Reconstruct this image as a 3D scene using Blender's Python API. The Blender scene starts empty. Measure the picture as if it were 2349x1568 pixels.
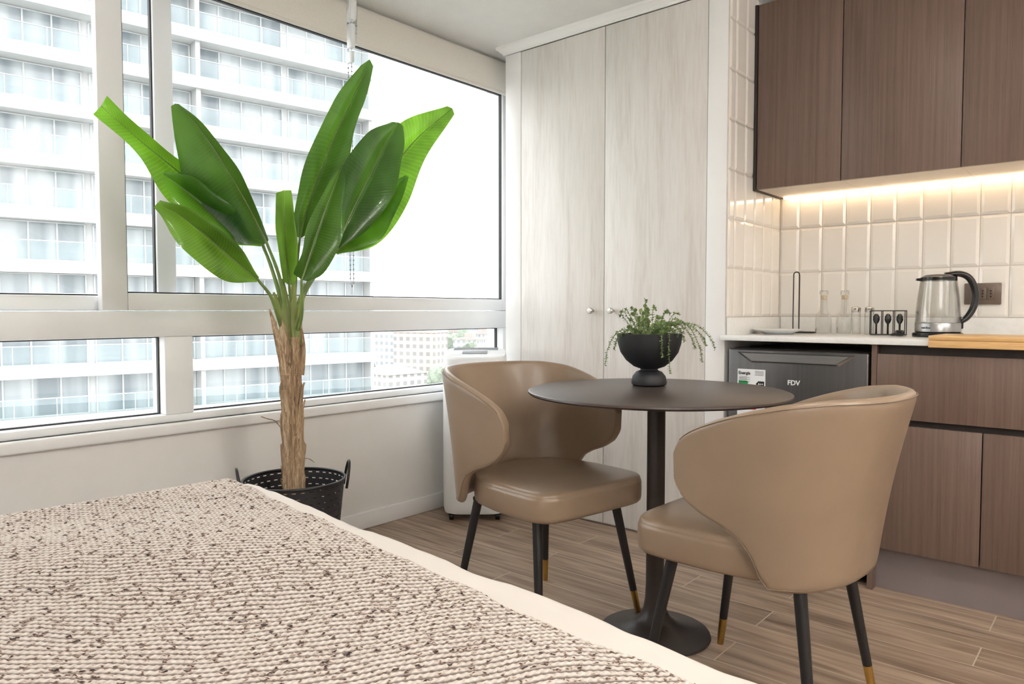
import bpy, bmesh, math, random
import numpy as np
from mathutils import Vector, Matrix
from mathutils import noise as mn
random.seed(7)
scene = bpy.context.scene
COL = scene.collection
pi = math.pi

# ------------------------------------------------------------------ helpers
def lin(c):
    return tuple((x/255/12.92) if x/255 <= .04045 else ((x/255+.055)/1.055)**2.4 for x in c)

def newmat(name):
    m = bpy.data.materials.new(name); m.use_nodes = True
    nt = m.node_tree; b = nt.nodes['Principled BSDF']
    return m, nt, b

def N(nt, t, **kw):
    n = nt.nodes.new(t)
    for k, v in kw.items(): setattr(n, k, v)
    return n

def mat(name, col, rough=.5, metal=0, nscale=20, namt=.06, bump=0, bscale=None, stretch=(1,1,1), coat=0, spec=.5, det=3, transl=0):
    m, nt, b = newmat(name)
    c = lin(col)
    tc = N(nt, 'ShaderNodeTexCoord'); mp = N(nt, 'ShaderNodeMapping'); mp.inputs['Scale'].default_value = stretch
    nt.links.new(tc.outputs['Object'], mp.inputs['Vector'])
    no = N(nt, 'ShaderNodeTexNoise'); no.inputs['Scale'].default_value = nscale; no.inputs['Detail'].default_value = det
    nt.links.new(mp.outputs[0], no.inputs['Vector'])
    cr = N(nt, 'ShaderNodeValToRGB')
    cr.color_ramp.elements[0].position = .3; cr.color_ramp.elements[1].position = .7
    cr.color_ramp.elements[0].color = (*[x*(1-namt*2) for x in c], 1)
    cr.color_ramp.elements[1].color = (*[min(1, x*(1+namt)) for x in c], 1)
    nt.links.new(no.outputs[0], cr.inputs[0]); nt.links.new(cr.outputs[0], b.inputs['Base Color'])
    b.inputs['Roughness'].default_value = rough; b.inputs['Metallic'].default_value = metal
    b.inputs['Coat Weight'].default_value = coat
    b.inputs['Specular IOR Level'].default_value = spec
    if bump:
        n2 = N(nt, 'ShaderNodeTexNoise'); n2.inputs['Scale'].default_value = bscale or nscale
        n2.inputs['Detail'].default_value = 4
        nt.links.new(mp.outputs[0], n2.inputs['Vector'])
        bp = N(nt, 'ShaderNodeBump'); bp.inputs['Strength'].default_value = bump; bp.inputs['Distance'].default_value = .01
        nt.links.new(n2.outputs[0], bp.inputs['Height']); nt.links.new(bp.outputs[0], b.inputs['Normal'])
    if transl:
        out = [n for n in nt.nodes if n.type == 'OUTPUT_MATERIAL'][0]
        tl = N(nt, 'ShaderNodeBsdfTranslucent'); nt.links.new(cr.outputs[0], tl.inputs[0])
        mx = N(nt, 'ShaderNodeMixShader'); mx.inputs[0].default_value = transl
        nt.links.new(b.outputs[0], mx.inputs[1]); nt.links.new(tl.outputs[0], mx.inputs[2]); nt.links.new(mx.outputs[0], out.inputs[0])
    return m

def woodmat(name, c1, c2, c3, stretch, scale=3, rough=.45, bump=.05, dist=1.5, p0=.33, p1=.68):
    m, nt, b = newmat(name)
    tc = N(nt, 'ShaderNodeTexCoord'); mp = N(nt, 'ShaderNodeMapping'); mp.inputs['Scale'].default_value = stretch
    nt.links.new(tc.outputs['Object'], mp.inputs['Vector'])
    n1 = N(nt, 'ShaderNodeTexNoise'); n1.inputs['Scale'].default_value = scale; n1.inputs['Detail'].default_value = 6
    n1.inputs['Distortion'].default_value = dist
    nt.links.new(mp.outputs[0], n1.inputs['Vector'])
    n2 = N(nt, 'ShaderNodeTexNoise'); n2.inputs['Scale'].default_value = scale*9; n2.inputs['Detail'].default_value = 3
    nt.links.new(mp.outputs[0], n2.inputs['Vector'])
    mx = N(nt, 'ShaderNodeMath', operation='MULTIPLY_ADD'); mx.inputs[1].default_value = .4
    ms = N(nt, 'ShaderNodeMath', operation='MULTIPLY'); ms.inputs[1].default_value = .6
    nt.links.new(n1.outputs[0], ms.inputs[0])
    nt.links.new(n2.outputs[0], mx.inputs[0]); nt.links.new(ms.outputs[0], mx.inputs[2])
    cr = N(nt, 'ShaderNodeValToRGB'); e = cr.color_ramp.elements
    e[0].position = p0; e[0].color = (*lin(c1), 1); e[1].position = p1; e[1].color = (*lin(c3), 1)
    x = e.new(.5); x.color = (*lin(c2), 1)
    nt.links.new(mx.outputs[0], cr.inputs[0]); nt.links.new(cr.outputs[0], b.inputs['Base Color'])
    b.inputs['Roughness'].default_value = rough
    if bump:
        bp = N(nt, 'ShaderNodeBump'); bp.inputs['Strength'].default_value = bump; bp.inputs['Distance'].default_value = .005
        nt.links.new(n2.outputs[0], bp.inputs['Height']); nt.links.new(bp.outputs[0], b.inputs['Normal'])
    return m

def glassmat(name, tint=(1,1,1), gl=.08, rough=.0, fk=.5):
    m, nt, b = newmat(name)
    nt.nodes.remove(b); out = [n for n in nt.nodes if n.type == 'OUTPUT_MATERIAL'][0]
    tr = N(nt, 'ShaderNodeBsdfTransparent'); tr.inputs[0].default_value = (*tint, 1)
    gs = N(nt, 'ShaderNodeBsdfGlossy'); gs.inputs['Roughness'].default_value = rough
    fr = N(nt, 'ShaderNodeLayerWeight'); fr.inputs[0].default_value = .25
    mu = N(nt, 'ShaderNodeMath', operation='MULTIPLY_ADD'); mu.inputs[1].default_value = fk; mu.inputs[2].default_value = gl
    nt.links.new(fr.outputs['Fresnel'], mu.inputs[0])
    no = N(nt, 'ShaderNodeTexNoise'); no.inputs['Scale'].default_value = 3
    m2 = N(nt, 'ShaderNodeMath', operation='MULTIPLY')
    m3 = N(nt, 'ShaderNodeMath', operation='ADD'); m3.inputs[1].default_value = .5
    nt.links.new(no.outputs[0], m3.inputs[0]); nt.links.new(mu.outputs[0], m2.inputs[0]); nt.links.new(m3.outputs[0], m2.inputs[1])
    mx = N(nt, 'ShaderNodeMixShader'); nt.links.new(m2.outputs[0], mx.inputs[0])
    nt.links.new(tr.outputs[0], mx.inputs[1]); nt.links.new(gs.outputs[0], mx.inputs[2]); nt.links.new(mx.outputs[0], out.inputs[0])
    return m

def emit(name, col, s):
    m, nt, b = newmat(name)
    b.inputs['Emission Color'].default_value = (*lin(col), 1); b.inputs['Emission Strength'].default_value = s
    b.inputs['Base Color'].default_value = (*lin(col), 1)
    return m

class MB:
    def __init__(s): s.v = []; s.f = []; s.m = []; s.uv = None
    def add(s, vs, fs, mi=0):
        o = len(s.v); s.v += [tuple(p) for p in vs]
        for f in fs: s.f.append(tuple(i+o for i in f)); s.m.append(mi)
        return s
    def box(s, x0, x1, y0, y1, z0, z1, mi=0, bev=0, seg=2):
        if bev <= 0:
            vs = [(x, y, z) for x in (x0, x1) for y in (y0, y1) for z in (z0, z1)]
            return s.add(vs, [(0,1,3,2),(4,6,7,5),(0,4,5,1),(2,3,7,6),(0,2,6,4),(1,5,7,3)], mi)
        bm = bmesh.new(); bmesh.ops.create_cube(bm, size=1)
        for v in bm.verts:
            v.co = ((x0+x1)/2+v.co.x*(x1-x0), (y0+y1)/2+v.co.y*(y1-y0), (z0+z1)/2+v.co.z*(z1-z0))
        bmesh.ops.bevel(bm, geom=bm.edges[:], offset=bev, segments=seg, profile=.5, affect='EDGES')
        bm.verts.index_update()
        s.add([v.co[:] for v in bm.verts], [[v.index for v in f.verts] for f in bm.faces], mi); bm.free(); return s
    def loft(s, rings, mi=0, caps=True, closed=False):
        n = len(rings[0]); vs = [p for r in rings for p in r]; fs = []
        R = len(rings)
        for i in range(R if closed else R-1):
            for j in range(n):
                a = i*n+j; b_ = i*n+(j+1) % n; k = ((i+1) % R)*n
                fs.append((a, b_, k+(j+1) % n, k+j))
        if caps and not closed:
            fs.append(tuple(range(n))[::-1]); fs.append(tuple((R-1)*n+j for j in range(n)))
        return s.add(vs, fs, mi)
    def tube(s, pts, r, seg=10, mi=0, closed=False, caps=True):
        pts = [Vector(p) for p in pts]; n = len(pts)
        rr = r if isinstance(r, (list, tuple)) else [r]*n
        rings = []; prev = None
        for i, p in enumerate(pts):
            if closed: t = (pts[(i+1) % n]-pts[i-1])
            else: t = pts[min(i+1, n-1)]-pts[max(i-1, 0)]
            t.normalize()
            if prev is None:
                up = Vector((0,0,1)) if abs(t.z) < .9 else Vector((1,0,0))
                a = t.cross(up).normalized()
            else:
                a = (prev-t*prev.dot(t)).normalized()
            prev = a; b_ = t.cross(a)
            rings.append([p+(a*math.cos(2*pi*k/seg)+b_*math.sin(2*pi*k/seg))*rr[i] for k in range(seg)])
        return s.loft(rings, mi, caps, closed)
    def lathe(s, prof, cx=0, cy=0, cz=0, seg=40, mi=0, caps=True):
        rings = [[(cx+max(r, 1e-4)*math.cos(2*pi*k/seg), cy+max(r, 1e-4)*math.sin(2*pi*k/seg), cz+z) for k in range(seg)] for r, z in prof]
        return s.loft(rings, mi, caps)
    def supere(s, prof, a, b, n=4, cx=0, cy=0, cz=0, seg=64, mi=0):
        rings = []
        for sc, z in prof:
            sc = max(sc, 1e-3); ring = []
            for k in range(seg):
                t = 2*pi*k/seg; c, q = math.cos(t), math.sin(t)
                ring.append((cx+sc*a*math.copysign(abs(c)**(2/n), c), cy+sc*b*math.copysign(abs(q)**(2/n), q), cz+z))
            rings.append(ring)
        return s.loft(rings, mi)
    def xf(s, M):
        s.v = [tuple(M @ Vector(p)) for p in s.v]; return s
    def make(s, name, mats, parent=None, loc=None, rotz=0, smooth=True, ang=38, **props):
        me = bpy.data.meshes.new(name); me.from_pydata(s.v, [], s.f); me.update()
        if not isinstance(mats, (list, tuple)): mats = [mats]
        for m in mats: me.materials.append(m)
        me.polygons.foreach_set('material_index', s.m)
        if s.uv is not None:
            ul = me.uv_layers.new(name='UVMap')
            for l in me.loops: ul.data[l.index].uv = s.uv[l.vertex_index]
        bm = bmesh.new(); bm.from_mesh(me); bmesh.ops.recalc_face_normals(bm, faces=bm.faces[:]); bm.to_mesh(me); bm.free()
        if smooth:
            me.polygons.foreach_set('use_smooth', [True]*len(me.polygons)); me.set_sharp_from_angle(angle=math.radians(ang))
        ob = bpy.data.objects.new(name, me); COL.objects.link(ob)
        if loc: ob.location = loc
        ob.rotation_euler[2] = rotz
        if parent:
            ob.parent = parent
            if parent.get('_w'):   # part authored in world coordinates
                ob.matrix_parent_inverse = Matrix.Translation(Vector(parent.location)).inverted()
        for k, v in props.items(): ob[k] = v
        return ob

def thing(name, loc, label, category, rotz=0, world=False, group=None):
    e = bpy.data.objects.new(name, None); e.empty_display_size = .1; e.location = loc; e.rotation_euler[2] = rotz
    COL.objects.link(e); e['label'] = label; e['category'] = category
    if world: e['_w'] = 1
    if group: e['group'] = group
    return e

def copy_thing(root, loc, rotz=None, label=None):
    kids_map = {}
    for o in list(bpy.data.objects):
        if o.parent: kids_map.setdefault(o.parent.name, []).append(o)
    def rec(o, par):
        c = o.copy(); COL.objects.link(c)
        if par: c.parent = par
        for k in kids_map.get(o.name, []): rec(k, c)
        return c
    r = rec(root, None); r.location = loc
    if rotz is not None: r.rotation_euler[2] = rotz
    if label: r['label'] = label
    return r

def textmesh(body, size, M, depth=.0006, bold=0):
    cu = bpy.data.curves.new('txt', 'FONT'); cu.body = body; cu.size = size; cu.extrude = depth; cu.offset = bold
    ob = bpy.data.objects.new('txt', cu); COL.objects.link(ob)
    dg = bpy.context.evaluated_depsgraph_get(); me = bpy.data.meshes.new_from_object(ob.evaluated_get(dg))
    vs = [M @ v.co for v in me.vertices]; fs = [tuple(p.vertices) for p in me.polygons]
    bpy.data.objects.remove(ob); bpy.data.curves.remove(cu); bpy.data.meshes.remove(me)
    return vs, fs

def catmull(pts, n):
    pts = [Vector(p) for p in pts]; P = [pts[0]*2-pts[1]]+pts+[pts[-1]*2-pts[-2]]
    out = []; m = len(pts)-1
    for i in range(n):
        u = i/(n-1)*m; k = min(int(u), m-1); t = u-k
        a, b, c, d = P[k], P[k+1], P[k+2], P[k+3]
        out.append(.5*((2*b)+(c-a)*t+(2*a-5*b+4*c-d)*t*t+(3*b-a-3*c+d)*t**3))
    return out

def interp(x, pts):
    return float(np.interp(x, [p[0] for p in pts], [p[1] for p in pts]))

# ------------------------------------------------------------------ camera
F_PX = 1667.0; PITCH = .0431
cam = bpy.data.cameras.new('camera'); cam.sensor_width = 36; cam.lens = F_PX/2349*36; cam.clip_start = .02; cam.clip_end = 5000
co = bpy.data.objects.new('camera', cam); COL.objects.link(co); co.location = (0, 0, 1.0)
FW = Vector((-.655, .756, 0)).normalized(); RT = Vector((FW.y, -FW.x, 0))
d = Vector((FW.x, FW.y, -PITCH)); co.rotation_euler = d.to_track_quat('-Z', 'Y').to_euler()
scene.camera = co

def on_x(X, Y, xp):  # X, Y are image pixel coordinates, back-projected from the camera
    """image pixel X, Y cast through the camera: its point on the plane x = xp"""
    a = (X-1175)/F_PX; b = (Y-784)/F_PX; q = .999-.0431*b
    a /= q; z = (-.0431-.999*b)/q
    r = RT*a+FW+Vector((0, 0, z)); return Vector((0, 0, 1))+r*(xp/r.x)

# ------------------------------------------------------------------ materials
M_wall = mat('wall_paint', (238,236,233), .8, nscale=4, namt=.015, bump=.04, bscale=180)
M_ceil = mat('ceiling_plaster', (246,245,243), .9, nscale=6, namt=.015, bump=.5, bscale=260)
M_pvc = mat('white_pvc', (250,251,252), .35, nscale=5, namt=.005)
M_gasket = mat('black_gasket', (46,46,48), .6)
M_glass = glassmat('window_glass', (.98,.985,.985), .012, fk=.35)
M_white = mat('white_lacquer', (247,246,245), .4, nscale=5, namt=.01)
M_ward = woodmat('whitewashed_oak', (207,200,193), (225,221,216), (233,230,227), (4,4,.35), 2.6, .45, .02, 1.0, .28, .70)
M_walnut = woodmat('brown_wood_laminate', (94,75,65), (107,87,76), (117,96,85), (50,50,.8), 2.2, .42, .03, .4)
M_dark = mat('dark_shadow_gap', (46,38,35), .6)
M_kick = mat('kick_plate_mauve', (130,119,118), .45, nscale=3)
M_quartz = mat('white_quartz', (240,239,236), .22, nscale=60, namt=.02)
M_tile = mat('cream_glazed_tile', (241,236,229), .10, nscale=3, namt=.02, coat=.5)
M_grout = mat('tile_grout', (216,208,198), .9)
M_bamboo = woodmat('bamboo_board', (196,150,96), (216,174,118), (230,194,140), (.7,14,14), 3, .4, .03, .4)
M_nickel = mat('brushed_nickel', (205,200,192), .28, 1, 40)
M_leather = mat('taupe_leather', (143,122,101), .35, nscale=7, namt=.04, bump=.24, bscale=7, coat=.12)
M_seam = mat('taupe_seam', (122,103,84), .5, nscale=7)
M_blackm = mat('matte_black_metal', (26,25,26), .4, nscale=30)
M_brass = mat('brushed_brass', (190,155,90), .3, 1, 40)
M_table = mat('dark_bronze_top', (64,53,48), .36, nscale=150, namt=.08, bump=.05, bscale=300)
M_tabb = mat('dark_bronze_stand', (47,40,37), .38, nscale=150, namt=.08)
M_blackp = mat('matte_black_ceramic', (28,29,32), .55, nscale=80, namt=.1)
M_steel = mat('dark_stainless', (100,98,98), .34, .85, nscale=2, namt=.06, stretch=(60,1,1))
M_steell = mat('light_steel', (166,166,166), .3, .9, nscale=2, stretch=(1,1,60))
M_plast = mat('white_plastic', (240,242,243), .35, nscale=4, namt=.01)
M_plastg = mat('grey_plastic', (150,155,160), .35, nscale=4)
M_sheet = mat('white_cotton_sheet', (224,216,207), .85, nscale=5, namt=.02, bump=.18, bscale=9)
M_bark = woodmat('fibrous_bark', (100,76,56), (170,142,110), (222,202,170), (14,14,1.2), 3.0, .85, 1.0, 1.8)
M_blind = mat('blind_fabric', (240,236,228), .8, nscale=200, namt=.02, transl=.3)
M_soil = mat('soil', (56,42,32), .95, nscale=60, namt=.3, bump=.5)
M_chrome = mat('chrome', (210,208,205), .12, 1)
M_clear = glassmat('clear_glassware', (.94,.945,.94), .05, fk=.55)
M_cork = mat('cork', (214,194,160), .8, nscale=90, namt=.15)
M_blackg = mat('gloss_black_plastic', (20,19,19), .2)
M_socket = mat('bronze_socket', (104,90,80), .35, .3)
M_paper = mat('label_paper', (238,240,242), .5, nscale=4, namt=.01)
M_green = mat('label_green', (20,140,70), .5); M_yel = mat('label_yellow', (230,205,40), .5); M_red = mat('label_red', (205,50,40), .5)
M_ink = mat('label_ink', (20,20,22), .5)
M_led = emit('led_glow', (255,226,186), 6.5)
M_lamp = emit('lamp_glow', (255,240,220), 6)

def floor_mat():
    m, nt, b = newmat('wood_look_tile')
    tc = N(nt, 'ShaderNodeTexCoord')
    br = N(nt, 'ShaderNodeTexBrick'); br.offset = .37; br.offset_frequency = 2; br.squash = 1
    br.inputs['Scale'].default_value = 1; br.inputs['Mortar Size'].default_value = .0019; br.inputs['Mortar Smooth'].default_value = .1
    br.inputs['Brick Width'].default_value = .9; br.inputs['Row Height'].default_value = .148
    br.inputs['Color1'].default_value = (0,0,0,1); br.inputs['Color2'].default_value = (1,1,1,1); br.inputs['Mortar'].default_value = (.5,.5,.5,1)
    nt.links.new(tc.outputs['Object'], br.inputs['Vector'])
    mp = N(nt, 'ShaderNodeMapping'); mp.inputs['Scale'].default_value = (1.2, 16, 1)
    ad = N(nt, 'ShaderNodeVectorMath', operation='MULTIPLY_ADD'); ad.inputs[1].default_value = (7, 3, 0)
    nt.links.new(br.outputs['Color'], ad.inputs[0]); nt.links.new(tc.outputs['Object'], ad.inputs[2])
    nt.links.new(ad.outputs[0], mp.inputs[0])
    no = N(nt, 'ShaderNodeTexNoise'); no.inputs['Scale'].default_value = 2.2; no.inputs['Detail'].default_value = 7; no.inputs['Distortion'].default_value = .8
    nt.links.new(mp.outputs[0], no.inputs['Vector'])
    cr = N(nt, 'ShaderNodeValToRGB'); e = cr.color_ramp.elements
    e[0].position = .3; e[0].color = (*lin((120,99,82)), 1); e[1].position = .72; e[1].color = (*lin((182,159,138)), 1)
    x = e.new(.5); x.color = (*lin((154,132,112)), 1)
    nt.links.new(no.outputs[0], cr.inputs[0])
    # every plank has its own tone
    hv = N(nt, 'ShaderNodeMapRange'); hv.inputs[3].default_value = .92; hv.inputs[4].default_value = 1.1
    nt.links.new(br.outputs['Color'], hv.inputs[0])
    sc = N(nt, 'ShaderNodeVectorMath', operation='SCALE'); nt.links.new(cr.outputs[0], sc.inputs[0]); nt.links.new(hv.outputs[0], sc.inputs['Scale'])
    mx = N(nt, 'ShaderNodeMix', data_type='RGBA'); mx.inputs['B'].default_value = (*lin((196,181,164)), 1)
    nt.links.new(br.outputs['Fac'], mx.inputs['Factor']); nt.links.new(sc.outputs[0], mx.inputs['A'])
    nt.links.new(mx.outputs['Result'], b.inputs['Base Color'])
    b.inputs['Roughness'].default_value = .34
    bp = N(nt, 'ShaderNodeBump'); bp.inputs['Strength'].default_value = .3; bp.inputs['Distance'].default_value = .002; bp.invert = True
    nt.links.new(br.outputs['Fac'], bp.inputs['Height']); nt.links.new(bp.outputs[0], b.inputs['Normal'])
    return m
M_floor = floor_mat()

def leafmat(name, c, ct, tr=.45, grad=.3):
    m, nt, b = newmat(name); out = [n for n in nt.nodes if n.type == 'OUTPUT_MATERIAL'][0]
    uv = N(nt, 'ShaderNodeUVMap'); sp = N(nt, 'ShaderNodeSeparateXYZ'); nt.links.new(uv.outputs[0], sp.inputs[0])
    ab = N(nt, 'ShaderNodeMath', operation='ABSOLUTE'); nt.links.new(sp.outputs[1], ab.inputs[0])
    m1 = N(nt, 'ShaderNodeMath', operation='MULTIPLY'); m1.inputs[1].default_value = -20; nt.links.new(ab.outputs[0], m1.inputs[0])
    m2 = N(nt, 'ShaderNodeMath', operation='MULTIPLY_ADD'); m2.inputs[1].default_value = 310; nt.links.new(sp.outputs[0], m2.inputs[0]); nt.links.new(m1.outputs[0], m2.inputs[2])
    sn = N(nt, 'ShaderNodeMath', operation='SINE'); nt.links.new(m2.outputs[0], sn.inputs[0])
    mr = N(nt, 'ShaderNodeMapRange'); mr.inputs[1].default_value = .55; mr.inputs[2].default_value = 1; mr.inputs[3].default_value = .0; mr.inputs[4].default_value = 1
    nt.links.new(sn.outputs[0], mr.inputs[0])
    no = N(nt, 'ShaderNodeTexNoise'); no.inputs['Scale'].default_value = 6
    tc = N(nt, 'ShaderNodeTexCoord'); nt.links.new(tc.outputs['Object'], no.inputs['Vector'])
    av = N(nt, 'ShaderNodeMath', operation='MULTIPLY_ADD'); av.inputs[1].default_value = .11
    nt.links.new(mr.outputs[0], av.inputs[0]); nt.links.new(no.outputs[0], av.inputs[2])
    gr = N(nt, 'ShaderNodeMath', operation='MULTIPLY_ADD'); gr.inputs[1].default_value = grad
    nt.links.new(sp.outputs[0], gr.inputs[0]); nt.links.new(av.outputs[0], gr.inputs[2])
    def ramp(col):
        cr = N(nt, 'ShaderNodeValToRGB'); l = lin(col)
        cr.color_ramp.elements[0].position = .38; cr.color_ramp.elements[1].position = .95
        cr.color_ramp.elements[0].color = (*[x*.55 for x in l], 1); cr.color_ramp.elements[1].color = (*[min(1, x*1.6) for x in l], 1)
        nt.links.new(gr.outputs[0], cr.inputs[0]); return cr
    r1 = ramp(c); r2 = ramp(ct)
    nt.links.new(r1.outputs[0], b.inputs['Base Color']); b.inputs['Roughness'].default_value = .2
    b.inputs['Coat Weight'].default_value = .3
    bp = N(nt, 'ShaderNodeBump'); bp.inputs['Strength'].default_value = .16; bp.inputs['Distance'].default_value = .0015
    nt.links.new(mr.outputs[0], bp.inputs['Height']); nt.links.new(bp.outputs[0], b.inputs['Normal'])
    tl = N(nt, 'ShaderNodeBsdfTranslucent'); nt.links.new(r2.outputs[0], tl.inputs[0])
    mx = N(nt, 'ShaderNodeMixShader'); mx.inputs[0].default_value = tr
    nt.links.new(b.outputs[0], mx.inputs[1]); nt.links.new(tl.outputs[0], mx.inputs[2]); nt.links.new(mx.outputs[0], out.inputs[0])
    return m
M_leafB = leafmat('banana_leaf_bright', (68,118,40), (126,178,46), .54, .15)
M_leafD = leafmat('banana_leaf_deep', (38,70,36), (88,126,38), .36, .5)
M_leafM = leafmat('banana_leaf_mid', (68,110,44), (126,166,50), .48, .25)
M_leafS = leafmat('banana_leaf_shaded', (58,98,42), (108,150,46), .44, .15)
M_stem = mat('leaf_stem', (116,140,72), .4, nscale=14, namt=.2, stretch=(1,1,.3))
M_sheath = mat('leaf_sheath', (138,150,76), .5, nscale=14, namt=.25, stretch=(1,1,.2))
M_sprig = mat('sprig_green', (142,164,104), .6, nscale=30, namt=.2, transl=.35)

# ------------------------------------------------------------------ room shell
CZ = 2.33; XW = -2.68
def struct(mb, name, m, **k):
    return mb.make(name, m, kind='structure', **k)
struct(MB().box(-2.9, 2.1, -2.1, 3.5, -.1, 0), 'floor', M_floor, smooth=False)
struct(MB().box(-2.9, 2.1, -2.1, 3.5, CZ, CZ+.1), 'ceiling', M_ceil, smooth=False)
w = MB()
w.box(-2.86, XW, -2.0, 3.42, 0, .589); w.box(-2.86, XW, -2.0, 3.42, 2.27, CZ)
w.box(-2.86, XW, -2.0, -.6, .589, 2.27); w.box(-2.86, XW, 3.08, 3.42, .589, 2.27)
struct(w, 'wall_left', M_wall, smooth=False)
struct(MB().box(-2.86, 2.1, 3.42, 3.5, 0, CZ), 'wall_back', M_wall, smooth=False)
struct(MB().box(2.0, 2.1, -2.0, 3.42, 0, CZ), 'wall_right', M_wall, smooth=False)
struct(MB().box(-2.86, 2.1, -2.1, -2.0, 0, CZ), 'wall_front', M_wall, smooth=False)
struct(MB().box(-1.371, -1.286, 2.81, 3.42, 0, CZ, bev=.002), 'wall_partition', M_white)
struct(MB().box(XW, -2.665, -2.0, 3.42, 0, .078, bev=.004), 'baseboard_left', M_white)
struct(MB().box(XW-.02, -2.655, -.65, 3.42, .548, .589, bev=.008, seg=3), 'trim_1', M_white)
cr = MB()
prof = [(0,2.29),(.008,2.29),(.010,2.298),(.018,2.303),(.024,2.312),(.034,2.318),(.036,CZ),(0,CZ)]
ra = [(-2.48-o, 2.81-o, z) for o, z in prof]; rb = [(-1.288, 2.81-o, z) for o, z in prof]; rc = [(-2.48-o, 3.40, z) for o, z in prof]
cr.loft([rc, ra, rb]); struct(cr, 'trim_2', M_white)

def tiles(mb, org, ux, uz, n, cols, rows, dep=.006, bv=.011, gap=.0012):
    O = Vector(org); ux = Vector(ux); uz = Vector(uz); n = Vector(n)
    for i in range(len(cols)-1):
        for j in range(len(rows)-1):
            a0, a1, b0, b1 = cols[i]+gap, cols[i+1]-gap, rows[j]+gap, rows[j+1]-gap
            bvx = min(bv, (a1-a0)*.3)
            def P(a, b, dd): return O+ux*a+uz*b+n*dd
            q = [P(a0,b0,-.001),P(a1,b0,-.001),P(a1,b1,-.001),P(a0,b1,-.001),P(a0,b0,.0015),P(a1,b0,.0015),P(a1,b1,.0015),P(a0,b1,.0015),
                 P(a0+bvx,b0+bv,dep),P(a1-bvx,b0+bv,dep),P(a1-bvx,b1-bv,dep),P(a0+bvx,b1-bv,dep)]
            f = [(0,1,5,4),(1,2,6,5),(2,3,7,6),(3,0,4,7),(4,5,9,8),(5,6,10,9),(6,7,11,10),(7,4,8,11),(8,9,10,11)]
            mb.add(q, f, 0)
rowsz = [.974+.2*k for k in range(7)]+[CZ]
tb = MB(); colsx = [-1.28]+[-1.19+.1*k for k in range(26)]
tiles(tb, (0,3.376,0), (1,0,0), (0,0,1), (0,-1,0), colsx, rowsz[:5])
tb.box(-1.286, 1.35, 3.376, 3.42, .9, CZ, 1)
struct(tb, 'wall_backsplash', [M_tile, M_grout], smooth=False)
tb = MB(); colsy = [2.812, 2.87]+[2.87+.1*k for k in range(1, 6)]
tiles(tb, (-1.281,0,0), (0,1,0), (0,0,1), (1,0,0), colsy, rowsz)
tb.box(-1.2855, -1.281, 2.812, 3.376, .9, CZ, 1)
struct(tb, 'wall_tiled_return', [M_tile, M_grout], smooth=False)

# ------------------------------------------------------------------ windows
def pane(mb, x, y0, y1, z0, z1, g=.005):
    mb.box(x-.003, x+.003, y0, y1, z0, z1, 1)
    for (a, b_, c, e) in ((y0+g, y1-g, z0, z0+g), (y0+g, y1-g, z1-g, z1), (y0, y0+g, z0, z1), (y1-g, y1, z0, z1)):
        mb.box(x-.008, x+.008, a, b_, c, e, 2)
wn = MB()   # lower fixed lights
wn.box(-2.80, -2.69, -.6, 3.08, .905, .999, 0, .005)
wn.box(-2.80, -2.69, -.6, 3.08, .59, .618, 0, .004)
for a, c in ((1.171, 1.276), (-.6, -.5), (3.03, 3.08)): wn.box(-2.799, -2.691, a, c, .6185, .9045, 0, .003)
pane(wn, -2.745, -.5, 1.171, .618, .905); pane(wn, -2.745, 1.276, 3.03, .618, .905)
struct(wn, 'window_1', [M_pvc, M_glass, M_gasket])
wn = MB()   # upper sliding sashes
wn.box(-2.80, -2.69, -.6, -.54, 1.0, 2.24, 0, .004); wn.box(-2.80, -2.69, 3.055, 3.08, 1.0, 2.24, 0, .004)
wn.box(-2.80, -2.69, -.6, 3.08, 2.241, 2.269, 0, .004)
def sash(x0, x1, y0, y1, l, r, zb):
    wn.box(x0, x1, y0, y0+l, 1.001, 2.239, 0, .004); wn.box(x0, x1, y1-r, y1, 1.001, 2.239, 0, .004)
    wn.box(x0, x1, y0+l+.0003, y1-r-.0003, 1.001, zb, 0, .004); wn.box(x0, x1, y0+l+.0003, y1-r-.0003, 2.19, 2.239, 0, .004)
    pane(wn, (x0+x1)/2, y0+l, y1-r, zb, 2.19)
sash(-2.735, -2.695, .965, 3.054, .085, .02, 1.062)
sash(-2.785, -2.745, -.539, 1.245, .06, .07, 1.052)
struct(wn, 'window_2', [M_pvc, M_glass, M_gasket])

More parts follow.
